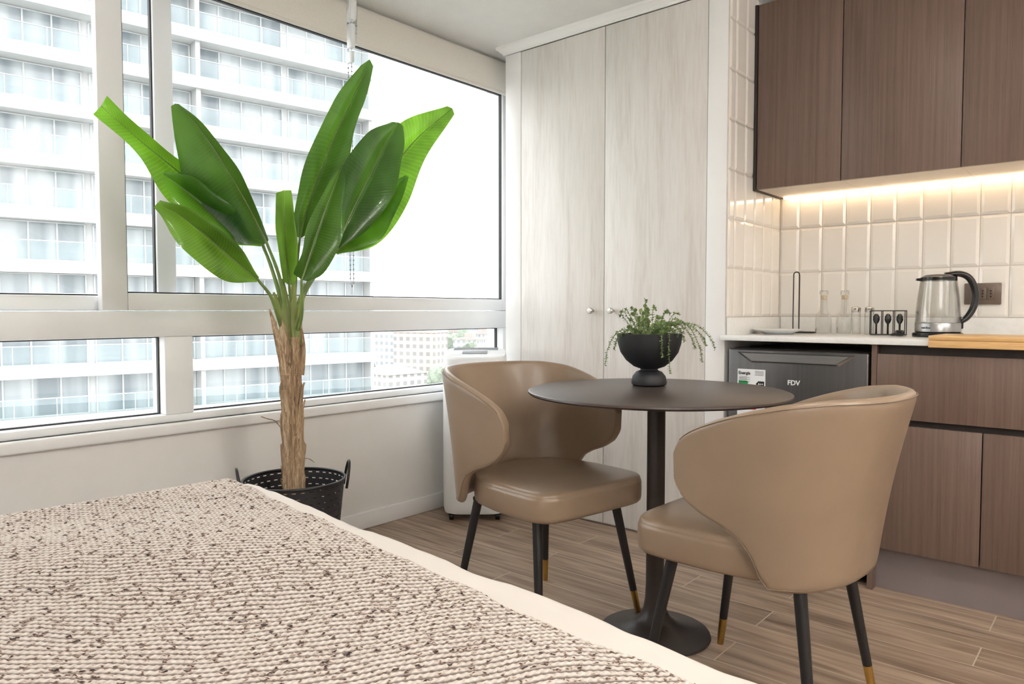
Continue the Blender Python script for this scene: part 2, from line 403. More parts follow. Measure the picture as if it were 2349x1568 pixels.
# ------------------------------------------------------------------ roller blinds
def blind(y0, y1, lab, chain):
    T = thing('roller_blind', (-2.6, (y0+y1)/2, 2.1), lab, 'blind', world=True, group='roller blinds over the window')
    MB().tube([(-2.615, y0, 2.294), (-2.615, y1, 2.294)], .026, 28).make('roller_tube', M_blind, T)
    MB().box(-2.5895, -2.588, y0+.006, y1-.006, 2.150, 2.294).make('blind_fabric', M_blind, T)
    MB().box(-2.596, -2.582, y0+.006, y1-.006, 2.140, 2.154, bev=.004).make('bottom_bar', M_blind, T)
    for yy in (y0-.006, y1+.006):
        MB().box(-2.64, -2.58, yy-.003, yy+.003, 2.262, CZ-.001, bev=.002).make('bracket', M_plast, T)
    if chain:
        yc = y0-.024; b = MB()
        pts = [(-2.603+.012*math.cos(t), yc, 2.294+.02*math.sin(t)) for t in np.linspace(0, pi, 9)]
        pts = [(-2.591, yc, z) for z in np.linspace(1.12, 2.28, 60)]+pts+[(-2.615, yc, z) for z in np.linspace(2.28, 1.12, 60)]+[(-2.603, yc, 1.105)]
        b.tube(pts, .0012, 6, closed=True)
        for p in pts: b.lathe([(0,-.004),(.0034,-.002),(.0034,.002),(0,.004)], p[0], p[1], p[2], 6)
        b.make('bead_chain', M_plastg, T)
        b = MB(); b.box(-2.618, -2.572, yc-.016, yc+.016, 2.235, 2.325, bev=.01); b.box(-2.612, -2.576, yc-.012, yc+.012, 2.12, 2.225, bev=.008); b.box(-2.616, -2.580, yc-.009, yc+.009, 2.06, 2.11, bev=.006)
        b.make('chain_guide', M_plast, T)
        MB().tube([(-2.603, yc, 1.13), (-2.603, yc, 1.07)], [.009, .006], 10).make('chain_weight', M_clear, T)
blind(1.965, 3.06, 'raised off-white roller blind with bead chain at window top', True)
blind(-.52, 1.92, 'raised off-white roller blind above the sliding window', False)

# ------------------------------------------------------------------ wardrobe
T = thing('wardrobe', (-1.925, 3.1, 0), 'tall built-in wardrobe with whitewashed wood doors and nickel knobs', 'wardrobe', world=True)
b = MB(); b.box(-2.48, -2.378, 2.812, 3.40, 0, 2.29, 0, .002); b.box(-2.378, -1.372, 2.835, 3.40, 0, .012); b.box(-2.378, -1.372, 2.84, 3.40, 2.285, 2.3)
b.box(-2.378, -1.372, 3.38, 3.40, .012, 2.285); b.box(-2.378, -1.372, 2.84, 2.86, .012, 2.285, 1)
b.make('body', [M_white, M_dark], T)
for (x0, x1, kx) in ((-2.374, -1.878, -1.936), (-1.874, -1.374, -1.825)):
    D = MB().box(x0, x1, 2.812, 2.832, .012, 2.288, bev=.0015).make('door', M_ward, T)
    k = MB(); k.lathe([(.006,0),(.006,.014),(.012,.016),(.0135,.020),(.0135,.03),(.011,.033),(0,.034)], seg=20)
    k.xf(Matrix.Translation((kx, 2.812, 1.0)) @ Matrix.Rotation(pi/2, 4, 'X'))
    ko = k.make('knob', M_nickel); ko.parent = D

# ------------------------------------------------------------------ kitchen
YF = 2.78
def basecab(x0, x1, xs, lab):
    T = thing('base_cabinet', ((x0+x1)/2, 3.08, 0), lab, 'cabinet', world=True, group='kitchen base cabinets')
    b = MB(); b.box(x0, x0+.018, YF+.004, 3.36, 0, .879); b.box(x1-.018, x1, YF+.022, 3.36, .155, .879)
    b.box(x0+.018, x1-.018, YF+.022, 3.36, .155, .173); b.box(x0+.018, x1-.018, 3.34, 3.36, .173, .879)
    b.make('body', M_walnut, T)
    MB().box(x0+.0185, x1-.0185, YF+.028, YF+.032, .173, .879).make('handle_channel', M_dark, T)
    MB().box(x0+.02, x1-.002, YF, YF+.02, .622, .848, bev=.0012).make('drawer', M_walnut, T)
    MB().box(x0+.0185, x1, YF+.05, YF+.066, 0, .1545).make('kick_plate', M_kick, T)
    for a, c in zip(xs[:-1], xs[1:]):
        MB().box(a+.0018, c-.0018, YF, YF+.02, .158, .600, bev=.0012).make('door', M_walnut, T)
basecab(-.722, -.075, [-.702, -.381, -.077], 'brown wood laminate base cabinet with drawer beside small fridge')
basecab(-.072, .60, [-.052, .275, .598], 'brown wood laminate base cabinet under white worktop')
T = thing('worktop', (-.3, 3.08, .88), 'white quartz kitchen worktop with low upstand', 'countertop', world=True)
MB().box(-1.2845, .62, 2.765, 3.374, .881, .901, bev=.002).make('slab', M_quartz, T)
MB().box(-1.266, .62, 3.362, 3.3745, .901, .972, bev=.001).box(-1.279, -1.267, 2.812, 3.374, .901, .972, bev=.001).make('upstand', M_quartz, T)
T = thing('cutting_board', (-.2, 2.9, .9), 'bamboo worktop board with front lip on the counter', 'cutting board', world=True)
MB().box(-.538, .2, 2.745, 3.025, .9015, .917, bev=.002).box(-.538, .2, 2.745, 2.762, .877, .901, bev=.002).make('board', M_bamboo, T)

M_wallcab = mat('cabinet_carcass_cream', (228,218,206), .5, nscale=4)
def wallcab(x0, x1, lab):
    T = thing('wall_cabinet', ((x0+x1)/2, 3.2, 1.517), lab, 'cabinet', world=True, group='kitchen wall cabinets')
    b = MB(); b.box(x0+.0005, x1-.0005, 3.072, 3.367, 1.517, 2.285, 0); b.make('body', M_wallcab, T)
    MB().box(x0+.0018, x1-.0018, 3.05, 3.07, 1.517, 2.29, bev=.0012).make('door', M_walnut, T)
xs = [-1.262, -.919, -.507, -.095, .317]
labs = ['brown wood wall cabinet next to the tiled return wall', 'brown wood wall cabinet above the glass bottles',
        'brown wood wall cabinet above the kettle', 'brown wood wall cabinet above the bamboo board']
for i in range(4): wallcab(xs[i], xs[i+1], labs[i])
T = thing('filler_panel', (-1.27, 3.2, 1.517), 'narrow dark brown filler strip beside the wall cabinets', 'panel', world=True)
MB().box(-1.2745, -1.2625, 3.045, 3.36, 1.512, 2.29).make('panel', M_dark, T)
T = thing('led_strip', (-.45, 3.345, 1.50), 'warm glowing under-cabinet light strip', 'light', world=True)
MB().box(-1.25, .31, 3.335, 3.350, 1.508, 1.5172).make('diffuser', M_led, T)

# fridge
T = thing('refrigerator', (-.995, 3.08, 0), 'small dark stainless refrigerator under the worktop', 'refrigerator', world=True)
MB().box(-1.262, -.732, 2.845, 3.35, .03, .85, bev=.006).make('body', M_steel, T)
dr = MB().box(-1.262, -.732, 2.795, 2.842, .06, .848, bev=.008, seg=3).make('door', M_steel, T)
h = MB(); zt, zb = .836, .796
outer = [(-1.225, zt), (-.778, zt), (-.835, zb), (-1.168, zb)]
inner = [(-1.205, zt-.004), (-.798, zt-.004), (-.845, zb+.006), (-1.158, zb+.006)]
vs = [(x, 2.795, z) for x, z in outer]+[(x, 2.786, z) for x, z in inner]
h.add(vs, [(0,1,5,4),(1,2,6,5),(2,3,7,6),(3,0,4,7),(4,5,6,7)])
ho = h.make('handle', M_steell, smooth=False); ho.parent = dr
MB().box(-1.24, -.755, 2.83, 2.86, .012, .055).make('base_grille', M_blackg, T)
for x in (-1.22, -.775):
    for y in (2.88, 3.32): MB().lathe([(.018,0),(.018,.02),(.01,.022),(.01,.032)], x, y, 0, 14).make('foot', M_blackg, T)
RX = Matrix.Rotation(pi/2, 4, 'X')
v, f = textmesh('FDV', .026, Matrix.Translation((-1.022, 2.7942, .716)) @ RX, bold=.0006)
MB().add(v, f).make('logo', M_plast, T, smooth=False)
lb = MB(); lb.box(-1.221, -1.108, 2.7935, 2.7948, .546, .768, 0)
for i, (mi, L) in enumerate(((1,.035),(1,.042),(2,.05),(2,.057),(3,.064),(3,.07))):
    z = .708-i*.02; y = 2.793
    lb.add([(-1.216,y,z),(-1.216+L,y,z),(-1.216+L+.006,y,z+.0065),(-1.216+L,y,z+.013),(-1.216,y,z+.013)], [(0,1,2,3,4)], mi)
lb.add([(-1.112,2.793,.700),(-1.112,2.793,.722),(-1.136,2.793,.722),(-1.146,2.793,.711),(-1.136,2.793,.700)], [(0,1,2,3,4)], 4)
for i in range(7): lb.box(-1.216, -1.17 if i % 2 else -1.182, 2.7928, 2.7936, .737-.0035*i, .738-.0035*i, 4)
for i in range(4): lb.box(-1.15, -1.115, 2.7928, 2.7936, .76-.005*i, .7612-.005*i, 4)
for i in range(7): lb.box(-1.214, -1.118, 2.7928, 2.7936, .578-.004*i, .5788-.004*i, 4)
v, f = textmesh('Energía', .0165, Matrix.Translation((-1.217, 2.7928, .747)) @ RX, depth=.0002, bold=.0004); lb.add(v, f, 4)
v, f = textmesh('A++', .012, Matrix.Translation((-1.137, 2.7922, .707)) @ RX, depth=.0002, bold=.0003); lb.add(v, f, 0)
lb.make('energy_label', [M_paper, M_green, M_yel, M_red, M_ink], T, smooth=False, label='white energy rating sticker')

# socket
T = thing('power_socket', (-.475, 3.368, 1.065), 'bronze triple power socket on the tiled wall', 'socket', world=True)
MB().box(-.536, -.413, 3.356, 3.3715, 1.024, 1.108, bev=.004).make('plate', M_socket, T)
for i in range(3):
    x = -.512+.027*i
    b = MB().box(x, x+.024, 3.3535, 3.358, 1.043, 1.09, 0, .001)
    for z in (1.055, 1.066, 1.077): b.box(x+.010, x+.014, 3.3525, 3.354, z-.002, z+.002, 1)
    b.make('outlet', [M_socket, M_blackg], T)

def up(name, loc, label, cat, rotz=0, group=None): return thing(name, loc, label, cat, rotz=rotz, group=group)
ZC = .9015
T = up('plate', (-1.163, 3.06, ZC), 'white ceramic plate on the worktop', 'plate')
MB().lathe([(0,0),(.055,0),(.06,.004),(.098,.017),(.1,.02),(.097,.021),(.06,.009),(0,.008)], seg=48).make('dish', M_plast, T)
T = up('paper_towel_holder', (-1.15, 3.235, ZC), 'black wire paper towel holder, empty, on the worktop', 'paper towel holder', rotz=math.radians(41))
pts = [(-.013,0,.003)]+[(-.013,0,z) for z in (.05,.12,.2,.25)]+[(.013*-math.cos(t),0,.255+.013*math.sin(t)) for t in np.linspace(.3,pi-.3,7)]+[(.013,0,z) for z in (.25,.2,.12,.05,.003)]
MB().tube(pts, .0026, 8).make('post', M_blackm, T)
MB().tube([(.035+.05*math.cos(t), .05*math.sin(t), .0035) for t in np.linspace(0, 2*pi, 28)[:-1]], .0032, 8, closed=True).tube([(-.015,0,.0035),(.085,0,.0035)], .003, 8).make('base_ring', M_blackm, T)
def bottle(loc, lab):
    T = up('glass_bottle', loc, lab, 'bottle', group='oil and vinegar bottles')
    MB().lathe([(.0,.002),(.030,.002),(.033,.01),(.033,.055),(.029,.078),(.0165,.098),(.0145,.11),(.0145,.160),(.0165,.163)], seg=28, caps=False).make('glass', M_clear, T)
    MB().lathe([(0,.146),(.0125,.146),(.0135,.164),(.0,.164)], seg=18).make('stopper', M_cork, T)
    MB().lathe([(.013,.1665),(.0175,.167),(.0175,.181),(.014,.184),(0,.184)], seg=20).make('glass_cap', M_clear, T)
    return T
B = bottle((-1.03, 3.225, ZC), 'clear glass oil bottle with glass cap')
copy_thing(B, (-.955, 3.26, ZC), label='clear glass vinegar bottle with glass cap')
S = up('spice_jar', (-.893, 3.20, ZC), 'small clear glass shaker with steel cap', 'jar', group='glass shakers')
MB().lathe([(0,.001),(.017,.001),(.019,.006),(.019,.085),(.016,.095)], seg=24, caps=False).make('glass', M_clear, S)
MB().lathe([(.017,.092),(.0185,.094),(.0185,.110),(.014,.114),(0,.116)], seg=24).make('cap', M_chrome, S)
copy_thing(S, (-.848, 3.225, ZC))
rz = math.radians(20); cx, cy = -.768, 3.185
T = up('cutlery_holder', (cx, cy, ZC), 'black wire cutlery caddy on the worktop', 'cutlery holder', rotz=rz)
b = MB(); hw, hd, hh = .063, .022, .098
for z in (.003, hh):
    b.tube([(-hw,-hd,z),(hw,-hd,z),(hw,hd,z),(-hw,hd,z)], .0020, 8, closed=True)
for x in (-hw, -hw/3, hw/3, hw):
    for y in (-hd, hd): b.tube([(x,y,.002),(x,y,hh)], .0017, 8)
    b.tube([(x,-hd,.003),(x,hd,.003)], .0017, 8)
    b.tube([(x,-hd,hh),(x,hd,hh)], .0017, 8)
b.make('frame', M_blackm, T)
def utensil(name, lx, lab):
    M = Matrix.Rotation(rz, 4, 'Z'); p = Vector((cx, cy, ZC))+M @ Vector((lx, 0, 0))
    T = up(name, p, lab, name, rotz=rz, group='black cutlery in the caddy')
    b = MB(); ring = []
    for z, w_ in ((.004,.004),(.03,.0035),(.045,.004),(.052,.009),(.062,.0125),(.074,.012),(.084,.006),(.086,.002)):
        ring.append([(w_*math.cos(2*pi*k/12), .0022*math.sin(2*pi*k/12)+.001, z) for k in range(12)])
    b.loft(ring).make('head_and_handle', M_blackg, T)
for lx, nm in ((-.042,'spoon'),(0,'spoon'),(.042,'fork')): utensil(nm, lx, 'black %s standing in the wire caddy' % nm)
T = up('electric_kettle', (-.583, 3.13, ZC), 'glass electric kettle with steel base and black handle', 'kettle', rotz=math.radians(24))
MB().lathe([(0,0),(.083,0),(.085,.004),(.084,.014),(.076,.018),(0,.018)], seg=40).make('power_base', M_blackg, T)
MB().lathe([(.073,.0185),(.0765,.02),(.0765,.050),(.0745,.054),(0,.054)], seg=40).make('steel_band', M_steell, T)
MB().lathe([(.0765,.052),(.0758,.075),(.0735,.11),(.0695,.15),(.0645,.19),(.0615,.214),(.0585,.214),(.0615,.19),(.0665,.15),(.0705,.11),(.0728,.075),(.0735,.056)], seg=48, caps=False).make('glass_jug', M_clear, T)
b = MB(); b.lathe([(.0600,.210),(.0615,.214),(.0605,.224),(.045,.233),(0,.236)], seg=40)
b.loft([[(-.05,-.018,.208),(-.05,.018,.208),(-.05,.018,.223),(-.05,-.018,.223)],[(-.076,-.008,.212),(-.076,.008,.212),(-.076,.008,.220),(-.076,-.008,.220)]])
b.make('lid', M_blackg, T)
hp = catmull([(.02,0,.232),(.07,0,.236),(.104,0,.216),(.122,0,.165),(.118,0,.115),(.098,0,.075),(.074,0,.056)], 26)
b = MB(); rings = []
for i, p in enumerate(hp):
    t = (hp[min(i+1, 25)]-hp[max(i-1, 0)]).normalized(); n = Vector((0,1,0)).cross(t)
    k = .010+.003*math.sin(pi*i/25)
    rings.append([p+n*k*math.cos(2*pi*j/12)+Vector((0,1,0))*.014*math.sin(2*pi*j/12) for j in range(12)])
b.loft(rings); b.box(.066, .084, -.011, .011, .03, .075, bev=.004)
b.make('handle', M_blackg, T)
Mk = Matrix.Rotation(-.75, 4, 'Z') @ Matrix.Translation((-.018, -.0768, .031)) @ RX
v, f = textmesh('midea', .014, Mk, depth=.0004); MB().add(v, f).make('lettering', M_ink, T, smooth=False)
T = up('power_plug', (-.70, 3.09, ZC), 'black power plug and cord lying on the worktop', 'plug')
MB().box(-.018,.012,-.012,.012,.001,.024, bev=.006).make('plug_body', M_blackg, T)
MB().tube(catmull([(-.015,0,.010),(-.035,.01,.006),(-.04,.03,.004),(-.02,.045,.004),(.0,.05,.004)], 20), .0032, 8).make('cord', M_blackg, T)

# ------------------------------------------------------------------ table
TX, TY = -1.119, 1.969
T = thing('round_table', (TX, TY, 0), 'round dark bronze pedestal bistro table', 'table')
MB().lathe([(0,.757),(.388,.757),(.394,.7545),(.395,.750),(.390,.745),(.35,.739),(0,.739)], seg=96).make('tabletop', M_table, T)
MB().lathe([(.0275,.7385),(.0275,.30),(.028,.15)], seg=32).lathe([(.07,.7388),(.07,.732),(.0285,.730)], seg=32).make('column', M_tabb, T)
MB().lathe([(.0285,.15),(.030,.112),(.035,.080),(.047,.052),(.071,.032),(.110,.019),(.152,.010),(.168,.007),(.170,0),(0,0)], seg=72).make('base', M_tabb, T)

# ------------------------------------------------------------------ chairs
def chair(loc, rot, lab):
    T = thing('dining_chair', loc, lab, 'chair', rotz=rot, group='dining chairs at the round table')
    b = MB()
    prof = [(0,.388),(.9,.386),(.97,.388),(.992,.394),(1.0,.404),(1.002,.43),(1.0,.452),(.995,.4585),(.989,.460),(.989,.4630),(.982,.469),(.965,.4735),(.90,.4760),(.5,.479),(0,.480)]
    b.supere(prof, .232, .236, 6.5, .040, 0, 0, 96)
    b.v = [(x, y*(1-.42*(max(0, .02-x)/.2)**2), z) for x, y, z in b.v]
    b.make('seat', M_leather, T, ang=60)
    NS, NT = 56, 12; verts = []; faces = []
    ztop = [(-.34,.818),(-.22,.815),(-.14,.802),(-.06,.778),(0,.757),(.05,.736),(.085,.716),(.108,.694),(.122,.655)]
    zbot = [(-.34,.382),(-.125,.382),(-.108,.400),(-.092,.436),(-.06,.478),(-.01,.506),(.05,.528),(.090,.553),(.112,.580),(.122,.612)]
    def plan(u, lev):
        xf = .122; xc = -.055
        yh = .248+.030*lev; ar = .170+.085*lev
        s = abs(u); sg = 1 if u > 0 else -1
        if s > .60:
            t = (s-.60)/.40; t = 1-(1-t)**1.25; x = xc+(xf-xc)*t; y = yh-.012*t*t*(1+lev)
        else:
            th = s/.60*pi/2; n = 2.3
            y = yh*abs(math.sin(th))**(2/n); x = xc-ar*abs(math.cos(th))**(2/n)
        return x, sg*y
    for i in range(NS+1):
        u = -1+2*i/NS
        x0, _ = plan(u, .8)
        zt_, zb_ = interp(x0, ztop), interp(x0, zbot)
        for j in range(NT+1):
            t = j/NT; z = zb_+(zt_-zb_)*t; lev = (z-.385)/.43
            lev = lev-.10*math.sin(pi*min(1, max(0, lev)))
            x, y = plan(u, lev); verts.append((x, y, z))
    for i in range(NS):
        for j in range(NT):
            a = i*(NT+1)+j; faces.append((a, a+1, a+NT+2, a+NT+1))
    b = MB().add(verts, faces); o = b.make('backrest', M_leather, T, ang=180)
    md = o.modifiers.new('thick', 'SOLIDIFY'); md.thickness = .030; md.offset = 0
    md = o.modifiers.new('round', 'SUBSURF'); md.levels = 2; md.render_levels = 2
    bb = MB()
    for jj, side in ((NT, 1), (0, 1)):
        seam = []
        for i in range(2, NS-1):
            p = Vector(verts[i*(NT+1)+jj]); q = Vector(verts[i*(NT+1)+(jj-1 if jj else 1)])
            n0 = Vector((p.x+.05 if p.x < -.05 else 0, p.y, 0)).normalized()
            seam.append(p.lerp(q, .30)+n0*.0144*side)
        bb.tube(seam, .0011, 6)
    bb.make('piping', M_seam, T, label='darker stitched piping seam')
    MB().box(-.15,.17,-.17,.17,.372,.3865, bev=.004).make('seat_frame', M_blackm, T)
    for sx in (1, -1):
        for sy in (1, -1):
            p0 = Vector((.170 if sx > 0 else -.140, sy*(.170 if sx > 0 else .150), .386)); p1 = Vector((.236 if sx > 0 else -.200, sy*(.220 if sx > 0 else .205), .0))
            L = MB().tube([p0, p0.lerp(p1, .78)], [.0155, .0115], 20).make('leg', M_blackm, T)
            tp = MB().tube([p0.lerp(p1, .775), p0.lerp(p1, .99), p1], [.0118, .0096, .0092], 20).make('leg_tip', M_brass)
            tp.parent = L
    return T
CH = chair((-1.485, 1.86, 0), math.radians(-9), 'taupe leather tub dining chair with black legs beside window wall')
copy_thing(CH, (-.704, 1.805, 0), math.radians(178), 'taupe leather tub dining chair with black legs by the kitchen units')

# ------------------------------------------------------------------ potted sprigs on the table
PX, PY, PZ = -1.208, 2.076, .7575
T = thing('potted_plant', (PX, PY, PZ), 'trailing green plant in black pedestal bowl on table', 'plant')
MB().lathe([(0,0),(.05,0),(.056,.004),(.057,.012),(.053,.030),(.042,.044),(.028,.050),(.028,.054),(.05,.062),(.075,.082),(.093,.108),(.102,.138),(.1045,.168),(.099,.168),(.096,.14),(0,.135)], seg=56).make('pot', M_blackp, T)
MB().lathe([(0,.136),(.0955,.136),(.097,.15),(.05,.158),(0,.16)], seg=30).make('soil', M_soil, T)
b = MB()
def sprig(b, pts, n=26, leaf=.0085, k0=3, per=3):
    c = catmull(pts, n); b.tube(c, .0010, 5)
    for i in range(k0, n):
        t = (c[min(i+1, n-1)]-c[i-1]).normalized()
        for k in range(per):
            a = random.uniform(0, 2*pi); side = t.orthogonal().normalized(); side.rotate(Matrix.Rotation(a, 3, t))
            dr_ = (side+t*random.uniform(.2, .7)).normalized(); L = leaf*random.uniform(.7, 1.15); wv = dr_.cross(t).normalized()*L*.36
            p = c[i]+t*random.uniform(-.002, .002)
            b.add([p, p+dr_*L*.3+wv*.8, p+dr_*L*.65+wv, p+dr_*L, p+dr_*L*.65-wv, p+dr_*L*.3-wv*.8], [(0,1,2,3,4,5)])
def rl(r, f_, z):
    v_ = RT*r+FW*f_; return (v_.x, v_.y, z)
for tgt in [(.208,-.02,.120),(.19,.02,.13),(.165,-.03,.08),(.13,-.07,.125),(.045,-.105,.05),(.02,-.11,.10),(-.145,-.02,.070),(-.12,-.05,.12),(.13,.07,.14)]:
    r_, f_, z_ = tgt; L = math.hypot(r_, f_); zz = .20 if r_ > 0 else .18
    sprig(b, [rl(r_*.1, f_*.1, .155), rl(r_*.38, f_*.38, zz), rl(r_*.72 if L > .12 else r_*.9, f_*.72 if L > .12 else f_*.95, zz-.006), rl(r_*.93, f_*.95, .5*(z_+.185)), rl(r_, f_, z_)], 38, .009)
for i in range(54):
    a = random.uniform(0, 2*pi); R_ = .015+.08*math.sqrt(random.random()); h_ = random.uniform(.20, .29)-R_*.5
    sprig(b, [rl(R_*.5*math.cos(a), R_*.5*math.sin(a), .155), rl(R_*.75*math.cos(a), R_*.75*math.sin(a), .155+(h_-.155)*.6), rl(R_*math.cos(a), R_*math.sin(a), h_), rl(R_*1.15*math.cos(a)+.006, R_*1.15*math.sin(a), h_+random.uniform(-.010, .006))], 18, .0078, per=3)
b.make('foliage', M_sprig, T, smooth=False)

# ------------------------------------------------------------------ banana tree in bucket
def bucket_mat():
    m, nt, b = newmat('perforated_black_metal'); out = [n for n in nt.nodes if n.type == 'OUTPUT_MATERIAL'][0]
    b.inputs['Base Color'].default_value = (*lin((54,54,57)), 1); b.inputs['Roughness'].default_value = .42; b.inputs['Metallic'].default_value = .4
    uv = N(nt, 'ShaderNodeUVMap'); sp = N(nt, 'ShaderNodeSeparateXYZ'); nt.links.new(uv.outputs[0], sp.inputs[0])
    def M(op, a, bb=None):
        n = N(nt, 'ShaderNodeMath', operation=op)
        for k, x in enumerate((a, bb)):
            if x is None: continue
            if isinstance(x, (int, float)): n.inputs[k].default_value = x
            else: nt.links.new(x, n.inputs[k])
        return n.outputs[0]
    v = M('MULTIPLY', sp.outputs[1], 17); row = M('FLOOR', v); fv = M('ABSOLUTE', M('SUBTRACT', M('FRACT', v), .5))
    u = M('ADD', M('MULTIPLY', sp.outputs[0], 38), M('MULTIPLY', row, .5)); fu = M('ABSOLUTE', M('SUBTRACT', M('FRACT', u), .5))
    mm = M('MULTIPLY', M('LESS_THAN', fv, .075), M('LESS_THAN', fu, .23))
    tr = N(nt, 'ShaderNodeBsdfTransparent'); mx = N(nt, 'ShaderNodeMixShader')
    nt.links.new(mm, mx.inputs[0]); nt.links.new(b.outputs[0], mx.inputs[1]); nt.links.new(tr.outputs[0], mx.inputs[2]); nt.links.new(mx.outputs[0], out.inputs[0])
    return m
BX, BY = -2.28, 1.44
T = thing('banana_plant', (BX, BY, 0), 'tall artificial banana plant with fibrous trunk in bucket', 'plant', world=True)
Mb = bucket_mat()
pot = MB(); seg = 72; NR = 10; vs = []; fs = []; uvs = []
for i in range(NR+1):
    t = i/NR; r = .135+(.176-.135)*t; z = .012+.385*t
    for k in range(seg+1):
        a = 2*pi*k/seg; vs.append((BX+r*math.cos(a), BY+r*math.sin(a), z)); uvs.append((k/seg, t))
for i in range(NR):
    for k in range(seg):
        a = i*(seg+1)+k; fs.append((a, a+1, a+seg+2, a+seg+1))
pot.add(vs, fs); pot.uv = uvs
PO = pot.make('bucket', Mb, T)
MB().lathe([(0,0),(.136,0),(.137,.014),(0,.014)], BX, BY, 0, 48).make('bucket_bottom', M_blackm, T)
MB().tube([(BX+.177*math.cos(a), BY+.177*math.sin(a), .398) for a in np.linspace(0, 2*pi, 73)[:-1]], .005, 10, closed=True).make('bucket_rim', M_blackm, T)
hd = (RT*.93+FW*.36).normalized(); hs = Vector((-hd.y, hd.x, 0)); C0 = Vector((BX, BY, 0))
for sg in (1, -1):
    c = C0+hd*sg*.178; pts = [c+hs*(.036*math.cos(t))+hd*sg*(.004+.012*math.sin(t))+Vector((0,0,.375+.075*math.sin(t))) for t in np.linspace(-.25, pi+.25, 18)]
    MB().tube(pts, .0048, 10).make('handle', M_blackm, T)
MB().lathe([(0,.20),(.150,.20),(.152,.23),(0,.25)], BX, BY, 0, 40).make('soil', M_soil, T)
path = [on_x(676,1118,BX), on_x(672,1000,BX), on_x(669,900,BX), on_x(667,830,BX), on_x(667,772,BX)]
path = [Vector((BX, path[0].y, .22))]+path
cp = catmull(path, 70); seg = 36; rings = []
for i, p in enumerate(cp):
    ring = []
    for k in range(seg):
        a = 2*pi*k/seg; dv = Vector((math.cos(a), math.sin(a), 0))
        nz = mn.noise(Vector((math.cos(a)*3, math.sin(a)*3, p.z*5)))*.008+mn.noise(Vector((math.cos(a)*9, math.sin(a)*9, p.z*16)))*.006
        st = .007*((p.z*9+a/pi) % 1)
        ring.append(p+dv*(.0345+nz+st-.003*i/70))
    rings.append(ring)
b = MB().loft(rings)
for i in range(60):
    p = cp[random.randint(4, 69)]; a = random.uniform(0, 2*pi); dv = Vector((math.cos(a), math.sin(a), 0)); tv = Vector((-dv.y, dv.x, 0))
    L = random.uniform(.05, .13); w_ = random.uniform(.003, .012); vs = []; sk = random.uniform(-.012, .012)
    for j in range(6):
        t = j/5; c = p+Vector((0,0,-L/2+L*t))+dv*(.036+.011*t*t)+tv*sk*t; ww = w_*(1-t*.8)
        vs += [c-tv*ww, c+tv*ww+dv*.002]
    b.add(vs, [(2*j, 2*j+1, 2*j+3, 2*j+2) for j in range(5)])
for (poly, r0) in (([(655,860),(642,800),(630,750),(618,708)], .014), ([(690,860),(694,810),(692,770),(686,735)], .010), ([(650,840),(652,790),(648,750),(640,722)], .014)):
    c = catmull([on_x(x, y, BX+.03) for x, y in poly], 14); vs = []
    for j, p in enumerate(c):
        ww = r0*(1-(j/13)**2*.9); vs += [p-RT*ww, p+RT*ww+Vector((.006,0,0))]
    b.add(vs, [(2*j, 2*j+1, 2*j+3, 2*j+2) for j in range(13)])
b.tube(catmull([on_x(648,985,BX+.03), on_x(632,965,BX+.05), on_x(615,960,BX+.06), on_x(600,955,BX+.07)], 10), .0018, 5)
b.tube(catmull([on_x(695,1050,BX+.03), on_x(710,1052,BX+.05), on_x(722,1060,BX+.06)], 8), .0016, 5)
b.make('trunk', M_bark, T, ang=50)

def leaf(A, Mi, Bp, xb, xt, fA, fB, m, stem, wav=.009, rib=.0045):
    n, h_ = 52, 8
    a = catmull([(x, y, 0) for x, y in A], n); c = catmull([(x, y, 0) for x, y in Mi], n); e = catmull([(x, y, 0) for x, y in Bp], n)
    mb = MB(); vs = []; uv = []; mid = []
    for i in range(n):
        t = i/(n-1); xm = xb+(xt-xb)*t; env = math.sin(pi*min(1, t*.93+.05))
        pm = on_x(c[i].x, c[i].y, xm); mid.append(pm+Vector((.002, 0, 0)))
        for side, ed, fo in ((-1, a, fA), (1, e, fB)):
            pe = on_x(ed[i].x, ed[i].y, xm+fo*env)
            rng = range(h_, -1, -1) if side < 0 else range(1, h_+1)
            for k in rng:
                s_ = k/h_; p = pm.lerp(pe, s_)
                p.x += 1.1*abs(fo)*env*(s_-s_*s_)*(1 if fo > 0 else -1)+wav*math.sin(t*13+side*2)*s_**2*env
                vs.append(p); uv.append((t, side*s_))
    w_ = 2*h_+1
    mb.add(vs, [(i*w_+k, i*w_+k+1, (i+1)*w_+k+1, (i+1)*w_+k) for i in range(n-1) for k in range(w_-1)]); mb.uv = uv
    mb.make('leaf', m, T, ang=180)
    full = mid[1:]; rr = [rib*(1-.85*i/(n-1)) for i in range(1, n)]
    if stem:
        st = catmull([on_x(x, y, xx) for x, y, xx in stem], 20)
        full = st+full; rr = [.0095-(.0095-rib)*i/19 for i in range(20)]+rr
    MB().tube(full, rr, 10).make('leaf_stalk', M_stem, T)
X0 = BX
leaf([(606,552),(535,430),(425,372),(325,297),(246,219)], [(603,558),(515,480),(420,402),(325,325),(232,243)], [(600,563),(490,545),(385,462),(322,358),(214,262)],
     -2.34, -2.46, .07, .07, M_leafB, [(652,765,X0),(645,690,X0),(625,620,-2.32),(603,558,-2.34)])
leaf([(604,556),(540,480),(455,412),(378,392)], [(602,560),(520,512),(442,450),(375,400)], [(598,565),(505,552),(417,490),(371,408)],
     -2.29, -2.31, .05, .05, M_leafB, [(654,765,X0),(645,690,X0),(622,610,-2.29),(602,560,-2.29)])
